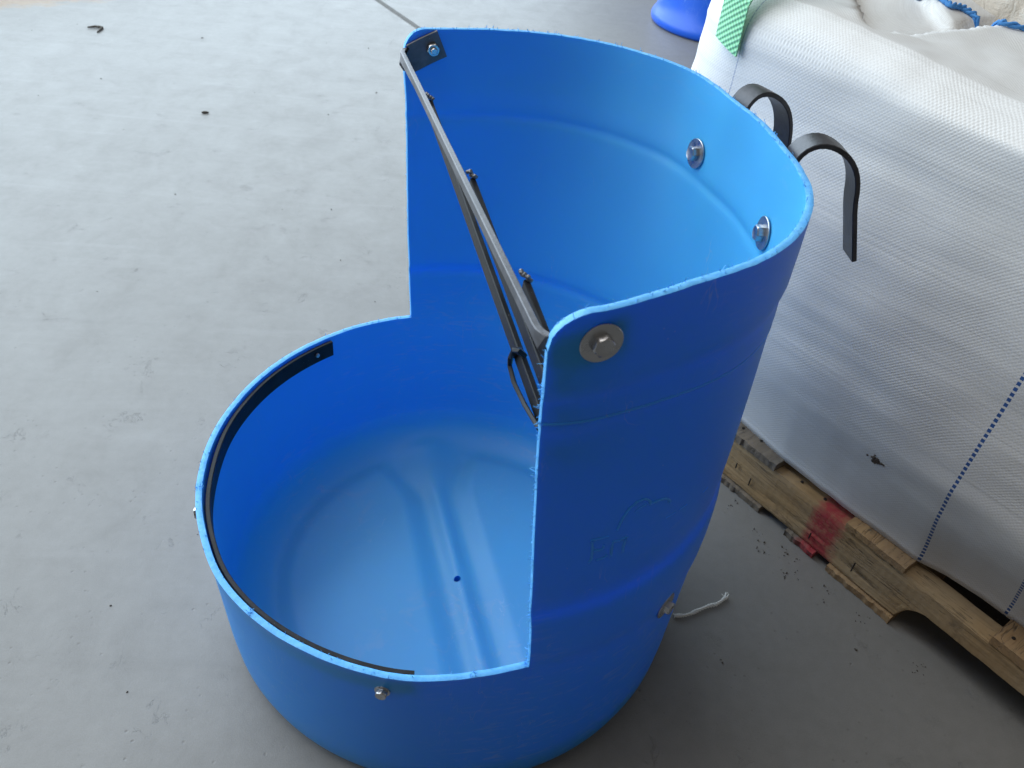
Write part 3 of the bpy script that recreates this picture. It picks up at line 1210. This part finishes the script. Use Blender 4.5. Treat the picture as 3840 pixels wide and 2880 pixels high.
LIP = [(-.081, .054), (-.129, .108), (-.164, .144), (-.27, .26)]
ROLL = [(-.068, .045), (-.060, .071), (-.057, .120), (-.031, .190), (-.0165, .231), (.0103, .250), (.25, .300)]
EDGE = [(-.18, .270), (-.1226, .2251), (-.0999, .2114), (-.0807, .1958), (-.050, .181), (-.031, .185)]


def polyd(s, t, pl):
    best = None
    n_ = len(pl) - 1
    for k in range(n_):
        f_, d = seg(s, t, pl[k], pl[k + 1])
        if best is None or abs(d) < abs(best[1]): best = ((k + f_) / n_, d)
    return best


def toph(s, t):
    z = .667 - .085 * (max(-.22, min(.3, s)) + .08) + .007 * fbm(s * 4.5, t * 4.5, 1.7, 3) + .012 * sm((t - .1) / .3)
    z += .0016 * fbm(s * 16, t * 16, 4.2, 3)
    # pleat: a sharp lip, the cloth dropping away on its right and rising again slowly
    f_, d = polyd(s, t, LIP)
    on = sm(f_ * 7) * sm((1 - f_) * 4)
    if d < 0: z -= .032 * sm(-d / .006) * math.exp(d / .040) * on
    else: z += .006 * math.exp(-d / .02) * on
    # puffed roll: stands proud of the panel behind it
    f_, d = polyd(s, t, ROLL)
    on = sm(f_ * 3) * sm((1 - f_) * 6)
    if d > 0: z -= (.010 + .014 * f_) * sm(d / .009) * math.exp(-d / .05) * on
    else: z += .004 * math.exp(d / .04) * on
    # skirt edge: the far panel lies on top
    f_, d = polyd(s, t, EDGE)
    on = sm(f_ * 7) * sm((1 - f_) * 5)
    if d > 0: z += .015 * sm(d / .005) * math.exp(-d / .09) * on
    return z


sh = [(.008, .010), (.016, .024), (.026, .036), (.038, .048)]
last = rows[-1]
for k, zz in [(.004, .632), (.011, .643), (.020, .652), (.031, .659)] + [(q, None) for q in list(np.arange(.038, .28, .0042)) + list(np.arange(.285, .46, .012))]:
    row = []
    for (s, t, ns_, nt_, u_) in OUT:
        d0 = inset(s, .62)
        s2, t2 = s - ns_ * (d0 + k), t - nt_ * (d0 + k)
        # shrink towards the middle line so that rings do not cross
        fS = max(.0, 1 - max(0, k - .10) / .38)
        if k > .10:
            c_s = max(SL + .25, min(SR - .25, s))
            s2 = cS + (s - cS) * (1 - (k - .1) / .40) if abs(ns_) > .01 else s2
            e = (k + d0) / (TB / 2)
            s2, t2 = s + (cS - s) * (k / .47), t + (cT - t) * (k / .47)
        else:
            g = (k / .47)
            s3, t3 = s + (cS - s) * g, t + (cT - t) * g
            w_ = k / .10
            s2, t2 = s2 * (1 - w_) + s3 * w_, t2 * (1 - w_) + t3 * w_
        h = toph(s2, t2)
        if zz is None:
            z = h
        else:
            z = zz + (h - .665) * sm((zz - .60) / .06)
        row.append(len(mbv))
        mbv.append((s2, t2, z))
        wv.append((s2 if nt_ < -.99 else u_, .62 + k * 1.15, 0))
    rows.append(row)
fs = []
nO = len(OUT)
for r0, r1 in zip(rows[:-1], rows[1:]):
    for i in range(nO):
        j = (i + 1) % nO
        fs.append((r0[i], r0[j], r1[j], r1[i]))
fs.append(tuple(rows[0])[::-1])
m_ = MB()
m_.add(mbv, fs)
o = m_.build('sack_body', M_BAG, bag, smooth=180)
at = o.data.attributes.new('wv', 'FLOAT_VECTOR', 'POINT')
at.data.foreach_set('vector', np.array(wv, dtype=np.float32).ravel())

# blue chain stitch along the skirt edge
pts = [(-.15, .235), (-.110, .222), (-.0906, .2165), (-.0740, .2120), (-.0667, .2260), (-.0509, .2290), (-.0297, .2250), (-.0081, .2315), (.02, .25)]
m_ = MB()
P = []
for a, b in zip(pts[:-1], pts[1:]):
    for f_ in np.linspace(0, 1, 9)[:-1]:
        P.append((a[0] + (b[0] - a[0]) * f_, a[1] + (b[1] - a[1]) * f_))
for ph in (0, math.pi):
    m_.tube([(s + .0022 * math.cos(i * .9 + ph), t + .0016 * math.sin(i * .9 + ph), toph(s, t) + .004 + .0016 * math.sin(i * .9 + ph)) for i, (s, t) in enumerate(P)], .0024, 6)
m_.build('blue_stitching', M_ROPE, bag, smooth=60)

# crumpled liner film coming out of the top
m_ = MB()
g = 46
wl = []
for j in range(g + 1):
    for i in range(g + 1):
        s = -.10 + .42 * i / g
        t = .262 + .28 * j / g - .035 * (i / g)
        rid = 1 - abs(fbm(s * 11, t * 11, 5, 4)) * 2
        ed = min(i, g - i, j, g - j) / 6
        m_.v.append((s + .006 * fbm(s * 30, t * 30, 8), t, toph(s, t) - .004 + (.010 + .030 * rid + .012 * fbm(s * 28, t * 28, 3)) * sm(ed)))
for j in range(g):
    for i in range(g):
        a = j * (g + 1) + i
        m_.f.append((a, a + 1, a + g + 2, a + g + 1))
m_.mi = [0] * len(m_.f)
m_.build('liner_film', M_LINER, bag, smooth=50)

# green lifting strap sewn to the rounded corner
m_ = MB()
wl = []
nz, nw = 60, 10
w0 = .043


def corner(arc, z, off):
    """point on the left corner: arc length measured from the end of the flat front"""
    a = arc / CR
    d = inset(SL + CR, z) - off if z < .62 else inset(SL + CR, .62) - off
    return (SL + CR - (CR - d) * math.sin(a), CR - (CR - d) * math.cos(a))


for layer in (0, 1):
    for i in range(nz + 1):
        zz = .600 + .30 * i / nz
        for j in range(nw + 1):
            f_ = j / nw
            arc = .001 + w0 * f_
            z = zz + .012 * f_
            off = .0045 + .0024 * layer + (max(0, zz - .66) * -.15)
            s, t = corner(arc, z, off)
            if zz > .66:
                k = (zz - .66)
                s += k * .18
                t += k * .22
            m_.v.append((s, t, z))
            wl.append((w0 * f_, zz, 0))
w = nw + 1
H = (nz + 1) * w
for i in range(nz):
    for j in range(nw):
        a = i * w + j
        m_.f.append((a, a + 1, a + w + 1, a + w))
        m_.f.append((H + a, H + a + w, H + a + w + 1, H + a + 1))
for i in range(nz):
    for j in (0, nw):
        a = i * w + j
        m_.f.append((a, a + w, H + a + w, H + a))
for j in range(nw):
    for a in (j, nz * w + j):
        m_.f.append((a, a + 1, H + a + 1, H + a))
m_.mi = [0] * len(m_.f)
o = m_.build('lifting_strap', M_TAPE, bag, smooth=40)
at = o.data.attributes.new('wv', 'FLOAT_VECTOR', 'POINT')
at.data.foreach_set('vector', np.array(wl, dtype=np.float32).ravel())

# dab of mud on the front of the bag
m_ = MB()
random.seed(5)
for i in range(90):
    a, r_ = random.uniform(0, 6.28), abs(random.gauss(0, .0036))
    s, z = .172 + r_ * 1.35 * math.cos(a), .2195 + r_ * .8 * math.sin(a)
    d = inset(s, z)
    d += .006 * fbm(s * 3.2, 0, z * 3.5, 3) + .0016 * fbm(s * 6, 0, z * 40, 3)
    q = random.uniform(.0010, .0024)
    m_.tube([(s, d + .0006, z), (s, d - .0005, z), (s, d - q * .5, z)], [q, q * .9, q * .3], 6)
m_.build('mud_spot', M_SOIL, bag, smooth=80)

# ---------------------------------------------------------------- small things on the floor
cp = [(.2972, -.0436), (.3031, -.0429), (.3108, -.0421), (.3203, -.0382), (.3268, -.0344), (.3365, -.0297), (.3463, -.0250), (.3557, -.0224), (.3640, -.0170), (.3699, -.0117), (.3735, -.0087)]
P = []
for a, b in zip(cp[:-1], cp[1:]):
    for f_ in np.linspace(0, 1, 9)[:-1]:
        P.append(Vector((a[0] + (b[0] - a[0]) * f_, a[1] + (b[1] - a[1]) * f_, .0034)))
cord = empty('cord_offcut', (.335, -.03, 0))
tag(cord, 'short frayed offcut of white twisted cord on the floor beside the blue barrel', 'cord')


def local(m_): m_.v = [(x - .335, y + .03, z) for x, y, z in m_.v]


for k in range(3):
    m_ = MB()
    ph = k * 2 * math.pi / 3
    pts = []
    for i, q in enumerate(P):
        t_ = (P[min(i + 1, len(P) - 1)] - P[max(i - 1, 0)]).normalized()
        n_ = Vector((-t_.y, t_.x, 0))
        a = i * .62 + ph
        sp = .0016 * (1 + .35 * math.sin(i * .27))
        pts.append(q + n_ * math.cos(a) * sp + Vector((0, 0, math.sin(a) * .0011)))
    m_.tube(pts, .00108, 7)
    local(m_)
    m_.build('strand', M_CORD, cord, smooth=60)
m_ = MB()
loop = [(.3715, -.0105, .004), (.3745, -.0088, .005), (.3762, -.0060, .005), (.3752, -.0040, .0055), (.3728, -.0050, .005), (.3712, -.0085, .0045), (.3700, -.0120, .004)]
m_.tube(loop, .0010, 6)
local(m_)
m_.build('frayed_loop', M_CORD, cord, smooth=60)
for l_ in ([(.3710, -.0095, .0035), (.3690, -.0078, .004), (.3665, -.0055, .0045)], [(.3715, -.0085, .0035), (.3722, -.0055, .0045), (.3732, -.0028, .0055)],
           [(.2972, -.0436, .0034), (.2955, -.0425, .004), (.2948, -.0408, .003)], [(.2972, -.0436, .0034), (.2958, -.0446, .003), (.2955, -.0462, .0025)]):
    m_ = MB()
    m_.tube(l_, [.0011, .0010, .0008], 6)
    local(m_)
    m_.build('loose_fibre', M_CORD, cord, smooth=60)

# twig and dark splinter on the open floor
m_ = MB()
m_.tube([(-1.3015, 2.1118, .004), (-1.2830, 2.122, .005), (-1.2649, 2.1271, .004), (-1.2540, 2.1160, .004)], [.0025, .004, .004, .0025], 6)
m_.tube([(-1.2600, 2.1255, .004), (-1.2560, 2.100, .004), (-1.2570, 2.0760, .003)], [.004, .003, .002], 6)
o = m_.build('dry_twig', M_CRUMB, None, smooth=60)
tag(o, 'dry forked brown twig lying far off on the pale floor', 'twig')
m_ = MB()
m_.tube([(-.7605, 1.4975, .0028), (-.7560, 1.4985, .0032), (-.7480, 1.5003, .0032), (-.7425, 1.5015, .0026)], [.0018, .0032, .0034, .0018], 6)
o = m_.build('dark_splinter', M_CRUMB, None, smooth=60)
tag(o, 'tiny dark splinter lying alone on the floor left of the barrel', 'splinter')

crumbs = [(.4438, .1168), (.4499, .1117), (.4458, .0950), (.4522, .0918), (.4763, .0845), (.4793, .0740), (.4943, .0663), (.4404, .0785), (.4467, .0754), (.4655, .0438),
          (.4671, .0338), (.4841, .0399), (.4898, .0302), (.4972, .0175), (.5210, .0141), (.5099, -.0042), (.5508, -.0206), (.5661, -.0275), (.5502, -.0345), (.6062, -.0997),
          (.6153, -.0965), (.6010, -.1096), (.4274, .1755), (.4151, .1606), (.5291, -.0813), (.3485, -.1048)]
m_ = MB()
random.seed(12)
for x, y in crumbs:
    for k in range(random.choice((1, 2, 3, 4))):
        px, py = x + random.gauss(0, .0030), y + random.gauss(0, .0030)
        r_ = random.choice((.0005, .0006, .0008, .0009, .0013))
        a = random.uniform(0, 3.14)
        e = Vector((math.cos(a), math.sin(a), 0)) * r_ * random.uniform(.5, 1.6)
        c = Vector((px, py, r_ * .6))
        m_.tube([c - e, c, c + e], [r_ * .4, r_, r_ * .35], 5)
for i in range(60):
    x, y = random.uniform(-1.6, .1), random.uniform(-.3, 2.2)
    if math.hypot(x, y) < .32: continue
    r_ = random.uniform(.0004, .0011) * (1 + .35 * max(0, y))
    a = random.uniform(0, 3.14)
    e = Vector((math.cos(a), math.sin(a), 0)) * r_ * random.uniform(.6, 2.4)
    c = Vector((x, y, r_ * .5))
    m_.tube([c - e, c, c + e], [r_ * .4, r_, r_ * .35], 5)
o = m_.build('floor_crumbs', M_CRUMB, None, smooth=80)
tag(o, 'scattered dark crumbs of dirt on the concrete floor', 'dirt', kind='stuff')
